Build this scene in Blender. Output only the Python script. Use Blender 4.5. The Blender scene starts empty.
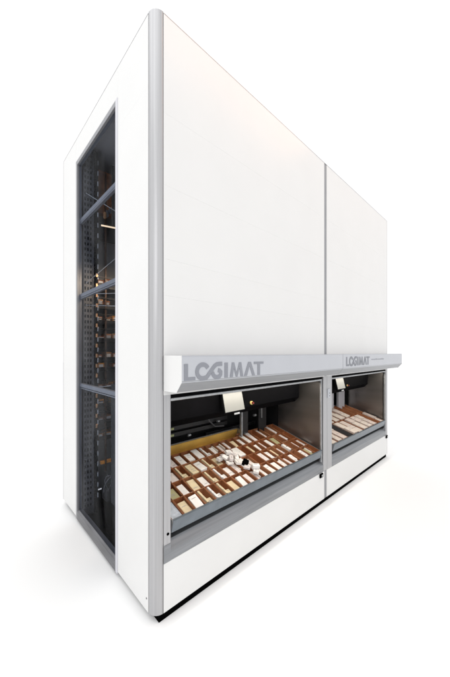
import bpy, bmesh, math, random
from mathutils import Vector, Matrix
random.seed(7)
S = bpy.context.scene
COL = S.collection
R = math.radians

# ---------------------------------------------------------------- materials
def mat(name, col, rough=.5, metal=0., spec=.5, noise=0., nscale=8., stretch=None, bump=0., coat=0., col2=None):
    m = bpy.data.materials.new(name); m.use_nodes = True
    nt = m.node_tree; b = nt.nodes['Principled BSDF']
    b.inputs['Base Color'].default_value = (*col, 1)
    b.inputs['Roughness'].default_value = rough
    b.inputs['Metallic'].default_value = metal
    b.inputs['Specular IOR Level'].default_value = spec
    b.inputs['Coat Weight'].default_value = coat
    b.inputs['Coat Roughness'].default_value = .08
    if noise or bump or col2:
        tc = nt.nodes.new('ShaderNodeTexCoord'); mp = nt.nodes.new('ShaderNodeMapping')
        if stretch: mp.inputs['Scale'].default_value = stretch
        n = nt.nodes.new('ShaderNodeTexNoise'); n.inputs['Scale'].default_value = nscale
        n.inputs['Detail'].default_value = 5
        nt.links.new(tc.outputs['Object'], mp.inputs['Vector']); nt.links.new(mp.outputs[0], n.inputs['Vector'])
        rp = nt.nodes.new('ShaderNodeValToRGB')
        c2 = col2 if col2 else tuple(min(1, c*(1+noise)) for c in col)
        c1 = col if col2 else tuple(c*(1-noise) for c in col)
        rp.color_ramp.elements[0].color = (*c1, 1); rp.color_ramp.elements[1].color = (*c2, 1)
        rp.color_ramp.elements[0].position = .3; rp.color_ramp.elements[1].position = .7
        nt.links.new(n.outputs['Fac'], rp.inputs['Fac'])
        if noise or col2: nt.links.new(rp.outputs['Color'], b.inputs['Base Color'])
        if noise:
            mr = nt.nodes.new('ShaderNodeMapRange')
            mr.inputs['To Min'].default_value = max(.02, rough*(1-noise)); mr.inputs['To Max'].default_value = min(1, rough*(1+noise))
            nt.links.new(n.outputs['Fac'], mr.inputs['Value']); nt.links.new(mr.outputs[0], b.inputs['Roughness'])
        if bump:
            bp = nt.nodes.new('ShaderNodeBump'); bp.inputs['Strength'].default_value = bump; bp.inputs['Distance'].default_value = .004
            nt.links.new(n.outputs['Fac'], bp.inputs['Height']); nt.links.new(bp.outputs[0], b.inputs['Normal'])
    return m

M = {}
M['white']   = mat('white_powder_coat', (.70,.70,.695), .27, spec=.45, noise=.012, nscale=2.2, bump=.012)
M['floor']   = mat('white_studio_floor', (.90,.90,.90), .8, spec=.1)
M['alu']     = mat('satin_aluminium', (.42,.42,.43), .34, metal=.55, noise=.09, nscale=7, stretch=(14,14,.12))
M['alu_h']   = mat('satin_aluminium_sill', (.235,.245,.26), .32, metal=.55, noise=.15, nscale=6, stretch=(.25,8,8))
M['alu_d']   = mat('grey_anodised_frame', (.27,.275,.29), .4, metal=.4, noise=.06, nscale=6)
M['alu_l']   = mat('pale_anodised_jamb', (.60,.60,.64), .4, metal=.2, noise=.03, nscale=6)
M['silver']  = mat('silver_paint', (.46,.475,.51), .33, metal=.15, noise=.02, nscale=5)
M['sillgrey'] = mat('scuffed_grey_sill', (.13,.13,.14), .42, metal=.3, noise=.3, nscale=5, stretch=(6,.6,6))
M['chamfer'] = mat('silver_paint_shaded', (.27,.28,.295), .34, metal=.3, noise=.06, nscale=6, stretch=(.25,8,8))  # canopy's silver paint darkened: the underside's shade is put into the colour
M['letter']  = mat('grey_lettering', (.23,.24,.27), .45)
M['lettern'] = mat('slim_lettering', (.19,.20,.225), .45)
M['kick']    = mat('black_plinth', (.002,.002,.002), .9, spec=.0)
M['black']   = mat('black_housing', (.002,.002,.0025), .7, spec=.02, noise=.2)
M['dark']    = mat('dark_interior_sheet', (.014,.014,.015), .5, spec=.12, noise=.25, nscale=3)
M['darkrail']= mat('dark_rail', (.018,.018,.019), .45, metal=.2, noise=.2)
M['stain']   = mat('brushed_stainless', (.25,.235,.225), .30, metal=.9, noise=.16, nscale=1.1, stretch=(1,.35,4))
M['steel']   = mat('blue_grey_steel', (.15,.175,.20), .33, metal=.5, noise=.12, nscale=9)
M['steel_l'] = mat('galvanised_steel', (.38,.39,.40), .35, metal=.55, noise=.15, nscale=25)
M['yellow']  = mat('yellow_passivated_sheet', (.88,.52,.12), .36, metal=.05, noise=.2, nscale=4)
M['brown']   = mat('brown_fibreboard', (.285,.098,.034), .65, noise=.28, nscale=14)
M['brown2']  = mat('brown_fibreboard_worn', (.33,.135,.058), .7, noise=.3, nscale=14)
M['slotcard']= mat('grey_label_edge', (.33,.31,.30), .5)
M['cream']   = mat('cream_card', (.66,.55,.36), .6, noise=.10, nscale=18)
M['wcard']   = mat('white_card', (.76,.73,.70), .55, noise=.07, nscale=22)
M['pcard']   = mat('pale_rose_card', (.68,.62,.60), .55, noise=.08, nscale=22)
M['lcard']   = mat('warm_pale_card', (.66,.575,.50), .6, noise=.08, nscale=22)
M['lcard2']  = mat('pale_pink_card', (.62,.52,.46), .6, noise=.10, nscale=22)
M['gcard']   = mat('olive_card', (.40,.37,.20), .6, noise=.12, nscale=18)
M['clear']   = mat('milky_blister', (.50,.54,.60), .18, noise=.18, nscale=30, coat=.3)
M['grey_lining'] = mat('dark_grey_lining', (.09,.085,.085), .6, noise=.15)
M['strut'] = mat('bronze_strut', (.075,.042,.028), .45, metal=.3)
M['ink']     = mat('printed_ink', (.25,.25,.28), .6)
M['screen']  = mat('cream_screen', (.80,.77,.66), .3)
M['red']     = mat('red_button', (.14,.012,.01), .3)
M['yel']     = mat('yellow_collar', (.42,.32,.12), .4)
M['clip']    = mat('pale_green_clip', (.42,.45,.22), .45)
M['orange']  = mat('orange_paint', (.75,.30,.04), .4)
M['cable']   = mat('dark_cable', (.03,.03,.035), .4)
M['copper']  = mat('copper_bracket', (.75,.42,.22), .3, metal=.6)
M['uplate']  = mat('zinc_upright', (.11,.11,.115), .55, metal=.2, noise=.15, nscale=12)

def glow(name, col, st):
    m = bpy.data.materials.new(name); m.use_nodes = True; nt = m.node_tree
    b = nt.nodes['Principled BSDF']; b.inputs['Base Color'].default_value = (*col,1)
    b.inputs['Emission Color'].default_value = (*col,1); b.inputs['Emission Strength'].default_value = st
    return m
M['tube'] = glow('reflection_glow', (1,.76,.50), .75)  # glow imitating a lamp's reflection in the window glass
M['display'] = glow('lit_display', (.86,.83,.74), .24); M['display'].node_tree.nodes['Principled BSDF'].inputs['Base Color'].default_value = (.06,.06,.055,1)

def glass():
    m = bpy.data.materials.new('tinted_glass'); m.use_nodes = True; nt = m.node_tree
    nt.nodes.remove(nt.nodes['Principled BSDF']); out = nt.nodes['Material Output']
    t = nt.nodes.new('ShaderNodeBsdfTransparent'); t.inputs[0].default_value = (.80,.82,.86,1)
    g = nt.nodes.new('ShaderNodeBsdfGlossy'); g.inputs['Roughness'].default_value = .03
    lw = nt.nodes.new('ShaderNodeLayerWeight'); lw.inputs['Blend'].default_value = .5
    pw = nt.nodes.new('ShaderNodeMath'); pw.operation = 'POWER'; pw.inputs[1].default_value = 4
    f = nt.nodes.new('ShaderNodeMath'); f.operation = 'MULTIPLY_ADD'; f.inputs[1].default_value = .07; f.inputs[2].default_value = .004
    nt.links.new(lw.outputs['Facing'], pw.inputs[0]); nt.links.new(pw.outputs[0], f.inputs[0])
    x = nt.nodes.new('ShaderNodeMixShader')
    nt.links.new(f.outputs[0], x.inputs[0]); nt.links.new(t.outputs[0], x.inputs[1]); nt.links.new(g.outputs[0], x.inputs[2])
    tc = nt.nodes.new('ShaderNodeTexCoord'); mp = nt.nodes.new('ShaderNodeMapping'); mp.inputs['Scale'].default_value = (1,1.2,.5)
    n = nt.nodes.new('ShaderNodeTexNoise'); n.inputs['Scale'].default_value = 2.4; n.inputs['Detail'].default_value = 6; n.inputs['Distortion'].default_value = .8
    mr = nt.nodes.new('ShaderNodeMapRange'); mr.inputs['From Min'].default_value = .35; mr.inputs['From Max'].default_value = .68; mr.inputs['To Min'].default_value = .15; mr.inputs['To Max'].default_value = 1.7
    mu = nt.nodes.new('ShaderNodeMath'); mu.operation = 'MULTIPLY'
    nt.links.new(tc.outputs['Object'], mp.inputs[0]); nt.links.new(mp.outputs[0], n.inputs['Vector']); nt.links.new(n.outputs['Fac'], mr.inputs['Value'])
    nt.links.new(f.outputs[0], mu.inputs[0]); nt.links.new(mr.outputs[0], mu.inputs[1]); nt.links.new(mu.outputs[0], x.inputs[0])
    nt.links.new(x.outputs[0], out.inputs[0]); return m
M['glass'] = glass()

# ---------------------------------------------------------------- mesh helpers
class MB:
    def __init__(s): s.bm = bmesh.new()
    def box(s, x0, x1, y0, y1, z0, z1, bev=0., seg=1, mi=0):
        vs = [s.bm.verts.new(p) for p in ((x0,y0,z0),(x1,y0,z0),(x1,y1,z0),(x0,y1,z0),(x0,y0,z1),(x1,y0,z1),(x1,y1,z1),(x0,y1,z1))]
        fs = [s.bm.faces.new([vs[i] for i in q]) for q in ((3,2,1,0),(4,5,6,7),(0,1,5,4),(1,2,6,5),(2,3,7,6),(3,0,4,7))]
        for f in fs: f.material_index = mi
        if bev:
            es = list({e for f in fs for e in f.edges})
            bmesh.ops.bevel(s.bm, geom=es, offset=bev, segments=seg, affect='EDGES', profile=.5)
        return s
    def prism(s, pts, axis, a, b, mi=0):
        """polygon pts (2D) extruded along axis from a to b"""
        def P(p, t):
            return {'x':(t,p[0],p[1]), 'y':(p[0],t,p[1]), 'z':(p[0],p[1],t)}[axis]
        A = [s.bm.verts.new(P(p,a)) for p in pts]; B = [s.bm.verts.new(P(p,b)) for p in pts]
        n = len(pts); fs = [s.bm.faces.new(A[::-1]), s.bm.faces.new(B)]
        for i in range(n): fs.append(s.bm.faces.new((A[i], A[(i+1)%n], B[(i+1)%n], B[i])))
        for f in fs: f.material_index = mi
        return s
    def tube(s, pts, r, n=8, mi=0):
        pts = [Vector(p) for p in pts]; rings = []
        for i, p in enumerate(pts):
            d = (pts[min(i+1,len(pts)-1)] - pts[max(i-1,0)]).normalized()
            u = d.cross(Vector((0,0,1)) if abs(d.z) < .9 else Vector((1,0,0))).normalized(); v = d.cross(u)
            rings.append([s.bm.verts.new(p + (u*math.cos(2*math.pi*k/n) + v*math.sin(2*math.pi*k/n))*r) for k in range(n)])
        for a, b in zip(rings, rings[1:]):
            for k in range(n): s.bm.faces.new((a[k], a[(k+1)%n], b[(k+1)%n], b[k])).material_index = mi
        s.bm.faces.new(rings[0][::-1]).material_index = mi; s.bm.faces.new(rings[-1]).material_index = mi
        return s
    def ribbon(s, pts, w, y0, y1):
        """flat stroke in the XZ plane, thickness y0..y1"""
        L = []; Rr = []
        for i, p in enumerate(pts):
            a = pts[max(i-1,0)]; b = pts[min(i+1,len(pts)-1)]
            d = Vector((b[0]-a[0], b[1]-a[1])).normalized(); nrm = Vector((-d.y, d.x))*w/2
            L.append((p[0]+nrm.x, p[1]+nrm.y)); Rr.append((p[0]-nrm.x, p[1]-nrm.y))
        for i in range(len(pts)-1):
            q = [L[i], Rr[i], Rr[i+1], L[i+1]]
            s.prism(q, 'y', y0, y1)
        return s
    def build(s, name, m, parent=None, loc=None, rot=None, smooth=False):
        bmesh.ops.recalc_face_normals(s.bm, faces=s.bm.faces)
        me = bpy.data.meshes.new(name); s.bm.to_mesh(me); s.bm.free()
        for x in (m if isinstance(m, (list,tuple)) else [m]): me.materials.append(x)
        if smooth:
            for p in me.polygons: p.use_smooth = True
        o = bpy.data.objects.new(name, me); COL.objects.link(o)
        if parent: o.parent = parent
        if loc: o.location = loc
        if rot: o.rotation_euler = rot
        return o

def tag(o, label=None, cat=None, group=None, kind=None):
    if label: o['label'] = label
    if cat: o['category'] = cat
    if group: o['group'] = group
    if kind: o['kind'] = kind
    return o
def empty(name, loc=(0,0,0), rot=(0,0,0)):
    o = bpy.data.objects.new(name, None); o.empty_display_size = .2
    COL.objects.link(o); o.location = loc; o.rotation_euler = rot; return o
def bx(name, m, parent, *b, bev=0., seg=1):
    return MB().box(*b, bev=bev, seg=seg).build(name, m, parent)

# ---------------------------------------------------------------- setting
fl = MB().box(-60, 60, -60, 60, -.3, 0).build('floor', M['floor'])
tag(fl, kind='structure')

# ---------------------------------------------------------------- the two lift cabinets
H = 4.2; D = 2.20; ZB = .053
X1 = 2.39; X2 = 4.65

def lettering(parent, x0, z0, h, sc=1., m=None):
    w = .030*sc; y0, y1 = -.2150, -.2105
    b = MB()
    def X(u): return x0 + (u-.097)*sc
    def Zc(v): return z0 + v*h
    def st(p, ww=w): b.ribbon([(X(u), Zc(v)) for u, v in p], ww, y0, y1)
    # L (one outline)
    t = .030*sc
    b.prism([(X(.097),Zc(1)),(X(.097),Zc(0)),(X(.187),Zc(0)),(X(.187),Zc(.2)),(X(.097)+t,Zc(.2)),(X(.097)+t,Zc(1))], 'y', y0, y1)
    # O: open loop that runs into the diagonal and the bar of the G
    loop = []
    cx, cz, rx, rz = .252, .5, .050, .43
    for k in range(0, 23):
        a = R(28 + k*(262/22))
        loop.append((cx+rx*math.cos(a)*1.0, cz+rz*math.sin(a)))
    loop += [(.283,.10),(.300,.26),(.322,.48),(.345,.70),(.362,.84),(.380,.92),(.400,.935),(.430,.935)]
    st(loop)
    g = [(.338,.40),(.346,.24),(.362,.11),(.382,.07),(.404,.11),(.416,.24),(.417,.42),(.405,.50),(.390,.53)]
    st(g)
    st([(.470,0),(.470,1)], .034*sc)
    b.prism([(X(u),Zc(v)) for u,v in ((.508,0),(.530,1),(.553,1),(.580,.28),(.607,1),(.630,1),(.652,0),(.622,0),(.611,.62),(.588,0),(.572,0),(.549,.62),(.538,0))], 'y', y0, y1)
    b.prism([(X(u),Zc(v)) for u,v in ((.662,0),(.710,1),(.742,1),(.792,0),(.759,0),(.726,.72),(.695,0))], 'y', y0, y1)
    b.prism([(X(u),Zc(v)) for u,v in ((.779,1),(.779,.83),(.823,.83),(.823,0),(.855,0),(.855,.83),(.899,.83),(.899,1))], 'y', y0, y1)
    return b.build('lettering', m or M['letter'], parent)

def canopy(root, x0, x1, endL, endR):
    prof = [(-.004,1.835),(-.212,1.835),(-.212,1.664),(-.154,1.594),(-.004,1.591)]
    t = .004
    c = empty('canopy'); c.parent = root
    b = MB().prism(prof, 'x', x0+(t if endL else 0), x1-(t if endR else .004))
    es = [e for e in b.bm.edges if abs(e.verts[0].co.x-e.verts[1].co.x) > .5 and e.verts[0].co.y < -.1]
    bmesh.ops.bevel(b.bm, geom=es, offset=.006, segments=2, affect='EDGES')
    for f in b.bm.faces:
        f.normal_update()
    bmesh.ops.recalc_face_normals(b.bm, faces=b.bm.faces)
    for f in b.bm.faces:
        if f.normal.z < -.3: f.material_index = 1  # down-facing faces take the painted-in shade tone
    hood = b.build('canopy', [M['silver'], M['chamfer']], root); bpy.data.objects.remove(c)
    for flag, xa in ((endL, x0), (endR, x1-t)):
        if flag:
            MB().prism([(p[0], p[1]) if i else p for i,p in enumerate([(-.004,1.8365),(-.2135,1.8365),(-.2135,1.663),(-.1545,1.5925),(-.004,1.5895)])], 'x', xa, xa+t).build('end_cap', M['white'], hood)
    return hood

def panels(name, root, x0, x1, z0, z1, y, seams):
    """painted sheet with hairline joints"""
    zs = [z0] + seams + [z1]; b = MB()
    for a, c in zip(zs, zs[1:]):
        b.box(x0, x1, y, y+.03, a+(.0001 if a != z0 else 0), c-(.0001 if c != z1 else 0), bev=.0003)
    return b.build(name, M['white'], root)

def slotted(x0, x1, y0, y1, z0, z1):
    """upright with a punched front: the slot floors are sunk into one connected sheet"""
    xs = [x0]; 
    for c in (.078,.108,.138): xs += [c-.008, c+.008]
    xs += [x1]; zs = [z0]; z = z0+.1
    while z < z1-.06: zs += [z-.017, z+.017]; z += .062
    zs += [z1]; b = MB(); bm = b.bm
    g = [[bm.verts.new((x, y0, z)) for x in xs] for z in zs]; hole = []
    for j in range(len(zs)-1):
        for i in range(len(xs)-1):
            f = bm.faces.new((g[j][i], g[j][i+1], g[j+1][i+1], g[j+1][i]))
            if j % 2 and i % 2: hole.append(f)
    r = bmesh.ops.extrude_discrete_faces(bm, faces=hole)
    for f in hole:
        if f.is_valid: bm.faces.remove(f)
    for f in r['faces']:
        f.material_index = 1
        for v in f.verts: v.co.y += .012
        for e in f.edges: pass
    # sides and back
    bd = [e for e in bm.edges if e.is_boundary and abs(e.verts[0].co.y-y0) < 1e-6 and abs(e.verts[1].co.y-y0) < 1e-6
          and (all(abs(v.co.x-x0) < 1e-6 for v in e.verts) or all(abs(v.co.x-x1) < 1e-6 for v in e.verts) or all(abs(v.co.z-z0) < 1e-6 for v in e.verts) or all(abs(v.co.z-z1) < 1e-6 for v in e.verts))]
    ex = bmesh.ops.extrude_edge_only(bm, edges=bd)
    for v in [q for q in ex['geom'] if isinstance(q, bmesh.types.BMVert)]: v.co.y = y1
    return b

def machine(first):
    a, e = (0., X1) if first else (X1, X2)
    root = empty('vertical_storage_lift', ((a+e)/2, D/2, 0))
    off = Vector((-(a+e)/2, -D/2, 0))
    made = []
    class P:                                        # parts are authored in world coordinates, then shifted under the root
        pass
    def part(o): made.append(o); return o
    L = .135 if first else 2.55                     # opening, left and right edge
    Rr = 2.30 if first else 4.575
    pl = .075 if first else 2.408                    # front panel left
    pr = 2.349 if first else 4.645
    # --- skin
    part(panels('front_panel', None, pl+.0015, pr-.0015, 1.56, H, 0., [2.253, 2.508, 3.02, 3.52]))
    part(panels('base_panel', None, pl+.0015, pr-.0015, ZB, .390, 0., []))
    part(bx('roof_panel', M['white'], None, a+.031, e-.031, .035, D-.031, H-.03, H-.002))
    part(bx('back_panel', M['white'], None, a+.03, e-.03, D-.03, D, ZB, H-.031))
    if first:
        b = MB()
        b.box(0,.03, .077,.585, ZB,3.70, bev=.0005); b.box(0,.03, .077,.585, 3.7002,H, bev=.0003)
        b.box(0,.03, 1.690,D, ZB,H, bev=.0012)
        b.box(0,.03, .5862,1.6888, 3.955,H, bev=.0012)
        part(b.build('side_panel', M['white'], None))
    else:
        part(bx('side_panel', M['white'], None, e-.03, e, .032, D-.031, ZB, H-.031, bev=.0012))
    # plinth
    part(bx('plinth', M['kick'], None, (.045 if first else e-2.252), e-(.0 if first else .03), .010, D-.06, 0.0005, ZB-.001))
    # corner post / edge strip
    if first:
        r = .075; pts = []
        pts += [(.030,r-.001),(.004,r-.001),(.004,r-.006),(.0015,r-.008)]
        for k in range(0, 13):
            t = R(180 + 90*k/12); pts.append((r+(r-.0015)*math.cos(t)-.004*0, r+(r-.0015)*math.sin(t)))
        pts = [p for p in pts]
        pts += [(r-.006,.004),(r-.001,.004),(r-.001,.030),(.030,.030)]
        b = MB().prism(pts, 'z', ZB, H+.012)
        post = b.build('corner_post', M['alu'], None); part(post)
        for p in post.data.polygons: p.use_smooth = abs(p.normal.z) < .5
        for ed in post.data.edges:
            va, vb = (post.data.vertices[i].co for i in ed.vertices)
            if abs(va.z-vb.z) < 1e-4: ed.use_edge_sharp = True
        b = MB()
        b.box(.078,.134, .001,.04, .390,1.59, bev=.002)
        part(b.build('frame_post', M['alu'], None))
        part(bx('post_foot', M['alu_h'], None, .0785,.1342, -.0015,.0005, .3915,.515))
        part(bx('roof_trim', M['alu'], None, .077, 2.407, -.001, .034, H+.0005, H+.006))
        part(bx('roof_trim', M['alu'], None, -.001, .034, .077, D, H+.0005, H+.006))
        part(bx('edge_strip', M['alu_d'], None, -.001,.03, D+.0005,D+.007, ZB,H))
        part(MB().tube([(-.002,.10,.14),(.004,.10,.14)], .006, 10).build('panel_screw', M['uplate'], None))
        part(MB().tube([(.111,-.0015,.586),(.111,.004,.586)], .010, 12).build('lock_screw', M['kick'], None))
    else:
        part(bx('frame_post', M['alu'], None, 2.426, 2.55, .001, .05, .390, 1.59, bev=.002))
        o = part(bx('hinge_plate', M['silver'], None, 2.43, 2.49, -.008, .002, 1.287, 1.402, bev=.002))
        for z in (1.31, 1.345): MB().tube([(2.472,-.0095,z),(2.472,-.007,z)], .007, 10).build('screw', M['kick'], o)
        part(bx('frame_post', M['alu'], None, 4.577, 4.646, .001, .05, .390, 1.59, bev=.002))
        part(bx('joint_strip', M['alu_d'], None, 2.3495, 2.4072, .002, .03, ZB, .389))
        part(bx('joint_strip', M['alu_d'], None, 2.3495, 2.4072, .003, .03, 1.6, H))
        part(bx('frame_post', M['alu'], None, 2.330, 2.424, .0025, .05, .3895, 1.589, bev=.002))
        part(bx('roof_trim', M['alu'], None, 2.408, 4.646, -.001, .034, H+.0005, H+.006))
        part(bx('edge_strip', M['alu_d'], None, 4.646, 4.6515, .0, .03, ZB, H))
    # front sill: face, slope
    sl, sr = (.0765, 2.329) if first else (2.5505, 4.576)
    sx = .1345 if first else 2.5505
    part(MB().prism([(0.0005,.392),(0.0005,.462),(.055,.508),(.10,.508),(.10,.392)], 'x', sx, sr).build('sill', M['alu_h'], None))
    # top rail of the opening
    part(bx('top_rail', M['steel_l'], None, L+.001, Rr, .004, .030, 1.512, 1.532, bev=.003))
    part(bx('top_rail_cover', M['black'], None, L+.001, Rr, .006, .034, 1.533, 1.559))
    # latch block
    lx = 2.225 if first else 4.565
    o = part(bx('latch', M['kick'], None, lx, lx+.072, -.016, .0, .340, .388, bev=.003))
    MB().box(lx+.030, lx+.056, -.0175, -.0165, .352, .376).build('latch_plate', M['steel_l'], o)
    # --- access bay
    part(bx('bay_lining', M['stain'], None, Rr+.002, Rr+.012, .031, .66, .51, 1.555))
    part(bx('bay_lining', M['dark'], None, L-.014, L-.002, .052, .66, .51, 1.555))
    part(bx('edge_trim', M['steel_l'], None, Rr-.006, Rr+.010, .012, .030, .51, 1.511))
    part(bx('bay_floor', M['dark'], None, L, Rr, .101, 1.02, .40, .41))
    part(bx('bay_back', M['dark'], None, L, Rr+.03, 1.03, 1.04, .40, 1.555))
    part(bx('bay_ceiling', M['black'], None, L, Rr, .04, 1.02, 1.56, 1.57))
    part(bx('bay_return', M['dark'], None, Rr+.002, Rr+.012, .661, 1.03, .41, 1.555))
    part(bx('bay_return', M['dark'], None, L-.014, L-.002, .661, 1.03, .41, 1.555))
    # black light-curtain hood with screen and stop button
    hr = 2.18 if first else 4.43
    b = MB().prism([(.25,1.50),(.25,1.30),(.31,1.235),(.60,1.20),(.60,1.50)], 'x', L+.02, hr)
    hood = part(b.build('sensor_hood', M['black'], None))
    bx('hanger', M['black'], hood, L+.3, L+.4, .3, .5, 1.50, 1.559); bx('hanger', M['black'], hood, hr-.4, hr-.3, .3, .5, 1.50, 1.559)
    sx0 = .825 if first else 3.085
    w_, h_ = (.255,.185) if first else (.24,.165)
    zc = 1.396 if first else 1.40
    mon = MB().box(-w_/2-.012, w_/2+.012, 0, .03, -h_/2-.012, h_/2+.012, bev=.004).build('monitor', M['black'], None, (sx0+w_/2, .190, zc), (R(-14),0,0)); part(mon)
    MB().box(-w_/2, w_/2, -.0025, .0005, -h_/2, h_/2).build('screen', M['display'], mon)
    bx('monitor_badge', M['steel_l'], mon, -.02, .05, -.004, .002, -h_/2-.034, -h_/2-.018)
    bx('monitor_arm', M['black'], mon, -.03, .03, .03, .055, -.05, .05)
    bt = part(MB().tube([(0,0,0),(0,-.012,0)], .018 if first else .014, 20).build('stop_button', M['yel'], None, (1.265 if first else 3.56, .249, 1.335)))
    MB().tube([(0.004,-.012,.0),(0.004,-.035,0)], .009 if first else .007, 16).build('button_cap', M['red'], bt)
    # structure seen inside
    if first:
        for k, z in enumerate((1.035, .965)):
            r_ = part(bx('guide_rail', M['darkrail'], None, L, 1.55, .90, .93, z-.022, z+.022))
            MB().box(.70, .745, .889, .8995, z-.012, z+.012, bev=.002).build('rail_clip', M['clip'], r_)
        part(bx('lift_guide', M['steel_l'], None, 1.56, 1.578, .66, .69, .7, 1.24))
        part(bx('lift_guide', M['darkrail'], None, 1.62, 1.72, .70, .74, .7, 1.24))
        g = MB().box(1.93,1.95, .70,.72, .86,1.20); g.box(1.95,2.10, .71,.75, .80,1.22); g.box(1.2,2.1,.90,.93,.86,.90)
        part(g.build('lift_carriage', M['darkrail'], None))
        for xx, yy, zz, mm in ((.55,.88,1.13,'steel_l'),(.92,.88,.93,'steel_l'),(1.16,.86,1.10,'uplate'),(1.34,.86,1.02,'steel_l'),(1.82,.69,1.05,'steel_l'),(1.47,.80,1.16,'uplate')):
            part(MB().tube([(xx,yy,zz),(xx+.035,yy,zz)], .016, 12).build('guide_roller', M[mm], None))
        part(bx('drive_shaft', M['uplate'], None, .60,1.54, .865,.885, 1.085,1.10))
        part(bx('reed_bracket', M['steel_l'], None, 1.985,2.0, .698,.72, .99,1.17))
        part(MB().tube([(1.16,.86,1.16),(1.20,.84,1.05),(1.30,.85,.97),(1.45,.86,.95)], .009, 8).build('cable', M['uplate'], None))
        part(bx('cross_beam', M['darkrail'], None, L, 2.2, .86, .90, .70, .76))
    else:
        part(bx('lift_guide', M['alu_l'], None, 3.72, 4.02, .69, .73, .70, 1.24))
        part(bx('lift_guide', M['alu_l'], None, 4.22, 4.47, .69, .73, .70, 1.24))
    # brackets carrying the tray
    th = R(15.2)
    for xx in (L+.004, Rr-.034):
        b = MB().box(0,.03, .03,.80, -.035,-.0005)
        part(b.build('tray_bracket', M['darkrail'], None, (xx, .022, .568), (th,0,0)))
    # canopy
    cl, cr = (.075, 2.398) if first else (2.402, 4.715)
    cn = canopy(None, cl, cr, first, not first); part(cn)
    if first: lettering(cn, .097, 1.673, .109)
    else:
        lettering(cn, 2.485, 1.690, .112, .93, M['lettern'])
        s = MB(); x = 3.30
        for k in range(15):
            wd = random.uniform(.018,.034); s.box(x, x+wd*.75, -.2135, -.2115, 1.752, 1.752+random.choice((.014,.014,.020))); x += wd+.010
        s.build('small_lettering', M['letter'], cn)
    # --- shaft window on the near side
    if first:
        y0, y1, z0, z1 = .587, 1.688, .035, 3.953
        f = MB()
        f.box(-.004,.045, 1.648,y1, z0,z1, bev=.002)
        f.box(-.003,.045, y0+.040,1.6478, z1-.045,z1, bev=.002)
        fr = part(f.build('window_frame', M['alu_d'], None))
        MB().box(-.004,.045, y0,y0+.040, z0,z1, bev=.002).build('window_jamb', M['alu_l'], fr)
        MB().prism([(-.003,z0),(.05,z0),(.05,.140),(.012,.140),(-.003,.118)], 'y', y0+.0402, 1.6478).build('window_sill', M['sillgrey'], fr)
        MB().box(.016,.022, y0+.041,1.647, .141,z1-.046).build('pane', M['glass'], fr)
        for z in (3.30, 2.478, 1.500):
            t = MB().box(.024,.060, y0+.041,1.647, z-.020,z+.020, bev=.004); t.box(.026,.052, y0+.041,1.647, z-.036,z-.026)
            t.build('crossbar', M['alu_d'], fr)
        # upright with punched slots, toothed rail with pins
        up = part(slotted(.062,.158,1.640,1.70,ZB,4.12).build('upright', [M['uplate'], M['kick']], None))
        z = ZB; pts = [(.205,ZB),(.205,4.12),(.168,4.12)]; zz = 4.10
        while zz > .12:
            pts += [(.168,zz),(.180,zz-.004),(.180,zz-.028),(.168,zz-.032)]; zz -= .0585
        pts += [(.168,ZB)]
        tr = part(MB().prism(pts, 'y', 1.610, 1.70).build('toothed_rail', [M['black']], None))
        bx('rail_backing', M['uplate'], tr, .1595,.1675, 1.63,1.70, ZB,4.12)
        z = .25
        while z < 4.05:
            bx('rail_pin', M['silver'], tr, .197,.2075, 1.600,1.6095, z-.026,z+.026, bev=.002); z += .117
        for k in range(16):
            z = 1.03 + k*.113
            if k != 4: bx('shelf_bracket', M['copper'], tr, .178,.196, 1.594,1.6095, z-.020,z+.020, bev=.002)
        # front stack upright (seen from a step aside), brown reflection beam, glowing lamp reflection, motor
        part(bx('shaft_lining', M['dark'], None, .5, 2.3, 1.02, 1.028, 1.58, 4.12))
        for xx, yy in ((.275,1.585),(.40,1.585)):
            part(bx('lift_guide', M['strut'] if xx < .3 else M['darkrail'], None, xx, xx+.016, yy, yy+.02, .5, 3.9))
        for p0, p1 in (((.075,1.625,2.50),(.30,1.05,2.46)), ((.075,1.625,2.38),(.32,1.10,2.33)), ((.08,1.63,3.62),(.30,1.2,3.30)), ((.08,1.63,2.62),(.36,1.3,2.95)), ((.09,1.62,1.46),(.30,1.2,1.52))):
            part(MB().tube([p0,p1], .0035, 6).build('reflection_rod', M['steel_l'], None))  # thin rods imitate diagonal reflection lines on the glass
        z = .95
        while z < 2.75:
            part(bx('shelf_rail', M['darkrail'], None, .205,.9, 1.575,1.60, z,z+.008)); z += .117
        z = 3.42
        for k in range(7):
            part(bx('cable_chain_link', M['copper'] if k%3==0 else M['uplate'], None, .235+.028*k,.255+.028*k, 1.50,1.53, 3.36+.03*k+random.uniform(-.02,.02),3.42+.03*k))
        part(bx('reflection_beam', M['brown2'], None, .06, 2.3, 1.72, 1.80, 3.50, 4.00))  # brown beam stands in for a speckled reflection in the upper pane
        part(bx('drive_cover', M['dark'], None, .22, 2.3, 1.642, 1.70, 3.16, 3.34))
        part(bx('lift_beam', M['orange'], None, .235, .9, 1.60, 1.64, .585, .615))
        mt = MB().box(.24,.42, 1.45,1.62, .20,.34, bev=.02, seg=2)
        mo = part(mt.build('drive_motor', M['darkrail'], None))
        for k in range(5):
            c0 = Vector((.25+.03*k, 1.44, .34)); pts = []
            for i in range(9):
                t = i/8; pts.append(c0 + Vector((.05*math.sin(5*t+k), -.04*math.sin(3*t+k*1.7), .16*math.sin(math.pi*t))))
            MB().tube(pts, .007, 6).build('cable', M['uplate'], mo)
        part(MB().tube([(.165,1.40,3.215),(.45,1.40,3.245)], .008, 10).build('lamp_reflection', M['tube'], None))  # glowing rod added to imitate a lamp's reflection streak in the pane
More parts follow.
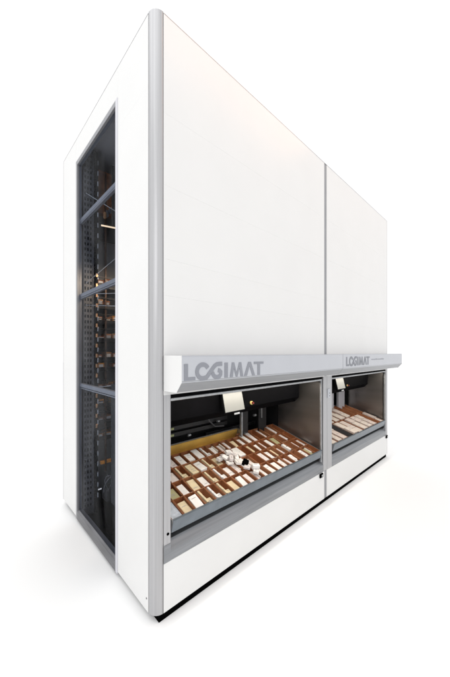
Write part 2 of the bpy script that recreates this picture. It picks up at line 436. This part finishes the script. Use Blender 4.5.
        part(bx('reflection_mount', M['darkrail'], None, .28,.34, 1.385,1.415, 3.25,3.9))  # added holder for the glowing reflection rod
    for o in made:
        o.location = Vector(o.location) + off; o.parent = root
    return root

m1 = machine(True)
tag(m1, 'nearer white storage lift with tall glazed side window, rounded corner post and larger grey wordmark', 'storage lift', 'white vertical storage lifts')
m2 = machine(False)
tag(m2, 'farther white storage lift right of the vertical seam, with the smaller dark wordmark', 'storage lift', 'white vertical storage lifts')

# ---------------------------------------------------------------- trays
TH = R(15.2)
def make_tray(x0, x1, t1, t2, split, label):
    root = empty('storage_tray', (x0, .022, .568), (TH,0,0)); w = x1-x0
    tl, cut = t1, split or w
    MB().prism([(.003,.003),(w-.003,.003),(w-.003,t2-.003),(cut,t2-.003),(cut,t1-.003),(.003,t1-.003)], 'z', 0, .006).build('tray_floor', M['steel'], root)
    b = MB().box(0,w, -.004,0, 0,.100, bev=.0015); b.box(0,w, .0005,.014, .094,.100)
    b.build('front_lip', M['steel'], root)
    bx('back_lip', M['steel_l'], root, 0, cut, t1, t1+.004, 0, .100)
    if split: bx('back_lip', M['steel_l'], root, cut+.002, w, t2, t2+.004, 0, .080)
    bx('side_lip', M['steel_l'], root, -.0035, -.0005, .001, t1, 0, .100); bx('side_lip', M['steel_l'], root, w+.0005, w+.0035, .001, t2, 0, .088)
    tag(root, label, 'tray', 'tilted trays in the openings')
    return root
TX0, TX1, TT = .150, 2.285, .845
tray1 = make_tray(TX0, TX1, TT, .772, 1.506, 'nearer tilted steel tray crowded with brown bins and small cartons, yellow strip at its back')
FX0, FX1, FT = 2.60, 4.555, .79
tray2 = make_tray(FX0, FX1, FT, FT, None, 'farther tilted steel tray with rows of long white packs')
yl = MB().box(.004, 1.49, .705, TT-.006, .0065, .010); yl.box(.004, 1.49, TT-.0055, TT-.001, .0065, .104)
ys = yl.build('yellow_liner', M['yellow'], tray1)
bx('liner_rim', M['steel_l'], tray1, 1.4905, 1.505, .70, TT-.001, .0065, .112)
bx('liner_rim', M['steel_l'], tray1, .004, 1.49, TT+.005, TT+.012, .090, .112)

def Tm(x0, u, t, z):       # tray coordinates to world
    c, s_ = math.cos(TH), math.sin(TH)
    return Vector((x0+u, .022 + t*c - z*s_, .568 + t*s_ + z*c))

def bin_mesh(w, d, h, hf=None):
    b = MB(); k = .005; hf = hf or h
    b.box(0,w,0,d,0,.004); b.box(0,k,k,d-k,.0041,h); b.box(w-k,w,k,d-k,.0041,h); b.box(0,w,d-k,d,.0041,h)
    b.box(0,w,0,k,.0041,hf)
    b.box(.004,w-.004,-.0016,.0062,hf+.0002,hf+.0022, mi=1)
    return b
def ordinal(n): return ['first','second','third','fourth','fifth','sixth','seventh','eighth','ninth','tenth','eleventh','twelfth','thirteenth','fourteenth','fifteenth','sixteenth','seventeenth','eighteenth','nineteenth','twentieth'][n-1]

CM = {}
def carton_mesh(w, d, h, mkey):
    b = MB().box(-w/2,w/2,-d/2,d/2,0,h, bev=.0015)
    for k in range(random.choice((0,1,1,2))):        # faint printed lines and flap
        yy = random.uniform(-.3,.3)*d; xx = random.uniform(-.1,.1)*w
        b.box(xx-w*.28, xx+w*.28, yy, yy+.004, h+.0001, h+.0005, mi=1)
    return b
CN = {'lcard2':'pale','lcard':'cream','cream':'cream','wcard':'white','pcard':'pale grey','gcard':'olive','clear':'milky clear'}
def carton(x0, u, t, z, w, d, h, mk, label, rot=(0,0,0), group='cartons in the brown bins', cat='carton'):
    b = carton_mesh(w,d,h,mk)
    o = b.build('carton', [M[mk], M['ink']], None)
    o.matrix_world = Matrix.Translation(Tm(x0,u,t,z)) @ Matrix.Rotation(TH,4,'X') @ Matrix.Rotation(rot[2],4,'Z') @ Matrix.Rotation(rot[1],4,'Y') @ Matrix.Rotation(rot[0],4,'X')
    tag(o, label, cat, group); return o

# near tray: four rows of twenty bins; codes: w white, c cream, p pale, g olive, L tall+low pair, h half-width, t clear, W two deep, e empty
ROWS = [
 ('front',  'tcwLLLcwpwwwwwwwewge'),
 ('second', '-gwcwLLwpPwewwhwhehw'),
 ('third',  '--wLcwLchPPehwhwgehe'),
 ('back',   '---wwwWLwwhcwwpehehe'),
]
PITCH = (TX1-TX0-.012)/20; RD = .176
pile = []
for ri, (rn, codes) in enumerate(ROWS):
    t0 = .016 + ri*RD
    for ci, code in enumerate(codes):
        if code == '-': continue
        n = 20-ci
        pos = f'{ordinal(n)} from right, {rn} row'
        u0 = .006 + ci*PITCH; w = PITCH-.0035; d = RD-.004; h = .082
        if ri == 3 and ci >= 13: d += .05
        bo = bin_mesh(w, d, h, random.choice((.050,.060,.072)) if ri else .08).build('storage_bin', [M['brown'] if random.random() < .6 else M['brown2'], M['slotcard'] if random.random()<.5 else M['brown2']], None, Tm(TX0,u0,t0,.0065), (TH,0,0))
        desc = {'e':'empty brown bin','L':'brown bin with a tall and a low carton','h':'half filled brown bin','g':'brown bin holding an olive carton','t':'brown bin lined with milky plastic'}.get(code,'brown bin holding a carton')
        tag(bo, f'{desc}, nearer tray, {pos}', 'bin', 'brown bins in the nearer tray')
        uc, tc = u0+w/2, t0+d/2; zb = .0108
        jx = lambda: random.uniform(-.004,.004); rz = lambda: random.uniform(-.03,.03)
        def nm(mk, extra=''): return f'{CN[mk]} carton {extra}in nearer tray {rn} row, {ordinal(n)} bin from right'
        if code in 'wcpg':
            mk = {'w':random.choice(('wcard','wcard','pcard')),'c':'cream','p':'pcard','g':'gcard'}[code]
            ww = w*random.uniform(.56,.74); dd = d-random.uniform(.030,.062)
            hh = random.uniform(.050,.078)
            carton(TX0, uc-(w-.014-ww)*.42*(1 if ci >= 8 else random.choice((-1,1,-1))), tc-(d-dd)*.25, zb, ww, dd, hh, mk, nm(mk), (R(random.choice((0,0,-5,4,7))), R(random.choice((0,0,0,-5,5))), random.choice((0,0,1,-1))*random.uniform(.02,.09)))
            if ci >= 8 and random.random() < .55 and ww < w*.70:
                carton(TX0, u0+.012 if random.random() < 0 else u0+w-.018, tc+.008, zb, .016, d*.6, random.uniform(.045,.07), random.choice(('wcard','lcard')), f'slim pale carton squeezed in nearer tray {rn} row, {ordinal(n)} bin from right', (0,0,0))
        elif code == 'W':
            carton(TX0, uc, tc-.002, zb, w*.72, d-.016, .076, 'wcard', nm('wcard','long '))
        elif code == 'L':
            mk = random.choice(('wcard','wcard','cream'))
            carton(TX0, u0+.006+.010+.012, tc, zb, .019, d-.03, .080, mk, nm(mk,'standing tall '), (0,0,rz()*.2))
            carton(TX0, u0+w*.64, t0+.040, zb, w*.46, .052, .060, mk, nm(mk,'lying low '), (0,0,rz()))
        elif code == 'h':
            mk = random.choice(('wcard','cream','pcard','pcard'))
            carton(TX0, uc+random.choice((-.018,.018)), tc+jx(), zb, w*.40, d-.05, random.uniform(.06,.084), mk, nm(mk,'slim '), (0,0,rz()))
        elif code == 't':
            carton(TX0, uc, tc, zb, w-.014, d-.014, .070, 'clear', nm('clear'))
        elif code == 'P':
            carton(TX0, uc, tc, zb, w-.014, d-.02, .084, 'wcard', nm('wcard','under the heap '))

# loose heap of small white packets with one black one
hp = [(1.02,.33,0),(1.10,.30,0),(1.06,.40,0),(1.15,.37,0),(.96,.42,0),(1.12,.46,0),(1.20,.43,0),(1.05,.35,1),(1.13,.40,1),(1.09,.44,1),(1.00,.39,1),(1.16,.10,0),(1.20,.155,0),(1.13,.19,0),(1.18,.13,1)]
for i, (x, t, lv) in enumerate(hp):
    carton(TX0, x-TX0, t, .0965+lv*.031, random.uniform(.055,.085), random.uniform(.032,.055), random.uniform(.018,.034), random.choice(('wcard','wcard','wcard','pcard')),
           'small pale carton lying loose in the heap on top of the bins at mid tray', (R(random.uniform(-9,9)), R(random.uniform(-9,9)), random.uniform(0,3.1)), 'loose heap of small cartons')
b = MB().box(-.032,.032,-.028,.028,0,.045,bev=.008,seg=2); b.box(-.012,.012,-.028,.028,.045,.058,bev=.004)
o = b.build('black_pack', M['kick'], None, Tm(TX0, 1.155-TX0, .245, .0965), (TH,0,.4))
tag(o, 'small black pack lying among the loose white cartons', 'pack')

# far tray: long packs front row and back row
FB = [  # u (world x of centre), row, kind
 (2.70,0,'w'),(2.85,0,'w'),(3.00,0,'w'),(3.18,0,'n'),(3.37,0,'w'),(3.565,0,'w'),(3.76,0,'w'),(3.955,0,'w'),(4.15,0,'w'),(4.32,0,'e'),(4.475,0,'w'),
 (2.75,1,'w'),(2.95,1,'w'),(3.15,1,'w'),(3.35,1,'w'),(3.53,1,'w'),(3.73,1,'w'),(3.93,1,'w'),(4.12,1,'e'),(4.29,1,'e'),(4.465,1,'e')]
rowx = {0:[r for r in FB if r[1]==0], 1:[r for r in FB if r[1]==1]}
for ri in (0,1):
    L_ = rowx[ri]; xs = [r[0] for r in L_]
    edges = [FX0+.006] + [(a+c)/2 for a, c in zip(xs, xs[1:])] + [FX1-.006]
    t0, d = (.016,.365) if ri == 0 else (.386,.385)
    for k, (xc, _, kind) in enumerate(L_):
        n = len(L_)-k; w = edges[k+1]-edges[k]-.004
        pos = f'{ordinal(n)} from right, {"front" if ri==0 else "back"} row'
        h = .080
        desc = {'w':'long brown bin holding a white pack','e':'long empty brown bin','n':'long empty bin with dark grey lining'}[kind]
        mm = M['grey_lining'] if kind == 'n' else (M['brown2'] if kind == 'e' else M['brown'])
        bo = bin_mesh(w, d, h, .07).build('storage_bin', [mm, M['brown2']], None, Tm(FX0, edges[k]-FX0+.002, t0, .0065), (TH,0,0))
        tag(bo, f'{desc} in the farther tray, {pos}', 'bin', 'brown bins in the farther tray')
        if kind == 'w':
            ln = d-.03; fr_ = random.choice((.34,.5,.62)); uc = (edges[k]+edges[k+1])/2-FX0
            for q, (ta, tb, wd) in enumerate(((0,fr_,'front'),(fr_,1,'rear'))):
                carton(FX0, uc, t0+.012+ln*(ta+tb)/2, .0108, w-.040-random.uniform(0,.016), ln*(tb-ta)-.006, random.uniform(.070,.092), random.choice(('lcard','lcard','lcard2')),
                       f'{wd} pale pack in the farther tray, bin {pos}', (0,0,random.uniform(-.01,.01)), 'pale packs in the farther tray', 'pack')
        elif kind == 'e' and ri == 1:
            pass

# ---------------------------------------------------------------- stored trays inside the shaft, seen through the window
zs = [2.62,2.38,2.20,1.99,1.77,1.655,1.43,1.24,1.05,.86]
for k, z in enumerate(zs):
    tr = empty('stored_tray', (.20, 1.64, z))
    bx('tray_pan', M['darkrail'], tr, .02, 1.98, 0, .50, -.012, 0)
    bx('tray_front', M['darkrail'], tr, .02, 1.98, -.004, -.0005, -.012, .034)
    tag(tr, f'dark tray stored behind the glass, {ordinal(k+1)} from the top', 'tray', 'trays stored inside the shaft')
    for j in range(5):
        w = random.uniform(.05,.08); hh = random.uniform(.05,.095)
        if random.random() < .2 and j > 0: continue
        q = MB().box(0,w,0,.14,.0005,hh, bev=.003); q.box(.01,w-.012,-.0012,-.0002,hh*.35,hh*.8,mi=1)
        o = q.build('stored_box', [random.choice((M['brown'],M['brown2'],M['orange'],M['copper'])), M['wcard']], None, (.214+j*.086, 1.6445, z))
        tag(o, f'small brown box on the {ordinal(k+1)} stored tray from the top, {ordinal(j+1)} inward from the glass', 'box', 'boxes on the stored trays')

# ---------------------------------------------------------------- camera
cam = bpy.data.cameras.new('camera'); co = bpy.data.objects.new('camera', cam); COL.objects.link(co)
co.location = (-.9743, -1.7301, 1.8555); co.rotation_euler = (R(90), 0, -.7568)
cam.sensor_fit = 'HORIZONTAL'; cam.sensor_width = 36; cam.lens = 36*286.21/450
cam.shift_x = 0; cam.shift_y = 14.1/450
cam.clip_start = .05; cam.clip_end = 400
S.camera = co

# ---------------------------------------------------------------- light
w = bpy.data.worlds.new('World'); S.world = w; w.use_nodes = True
bg = w.node_tree.nodes['Background']; bg.inputs[0].default_value = (1,1,1,1); bg.inputs[1].default_value = .765
def area(name, loc, target, sx, sy, p, col=(1,1,1)):
    l = bpy.data.lights.new(name, 'AREA'); l.shape = 'RECTANGLE'; l.size = sx; l.size_y = sy; l.energy = p; l.color = col
    o = bpy.data.objects.new(name, l); COL.objects.link(o); o.location = loc
    o.rotation_euler = (Vector(target)-Vector(loc)).to_track_quat('-Z','Y').to_euler(); return o
area('overhead_softbox', (-6.0,-1.5,12.5), (-5.0,-1.5,0), 12, 10, 270)
area('side_softbox', (-5.5,-4.2,4.6), (.2,0,2.6), 3.5, 3.5, 40)

area('shaft_fill', (.45,1.22,2.75), (.45,1.75,1.0), .6, .25, 5, (1,.74,.48))  # added fill light inside the shaft, brightens the stored trays
for lx, lw in ((1.22,2.0),(3.56,1.9)):       # work lamps behind the canopy edge
    area('bay_work_lamp', (lx,.075,1.50), (lx,.36,.75), lw, .05, 7 if lx < 2 else 4, (1,.92,.80))
wl = area('warm_hall_lamp', (3.2,-2.0,6.9), (1.3,0,4.0), 4.2, .16, 15, (1,.46,.18)); wl.rotation_euler = (R(55),0,0)
S.view_settings.view_transform = 'Standard'; S.view_settings.look = 'None'
S.view_settings.exposure = .6; S.view_settings.gamma = 1
S.cycles.max_bounces = 10; S.cycles.transparent_max_bounces = 12
S.cycles.use_denoising = True
S.render.film_transparent = False
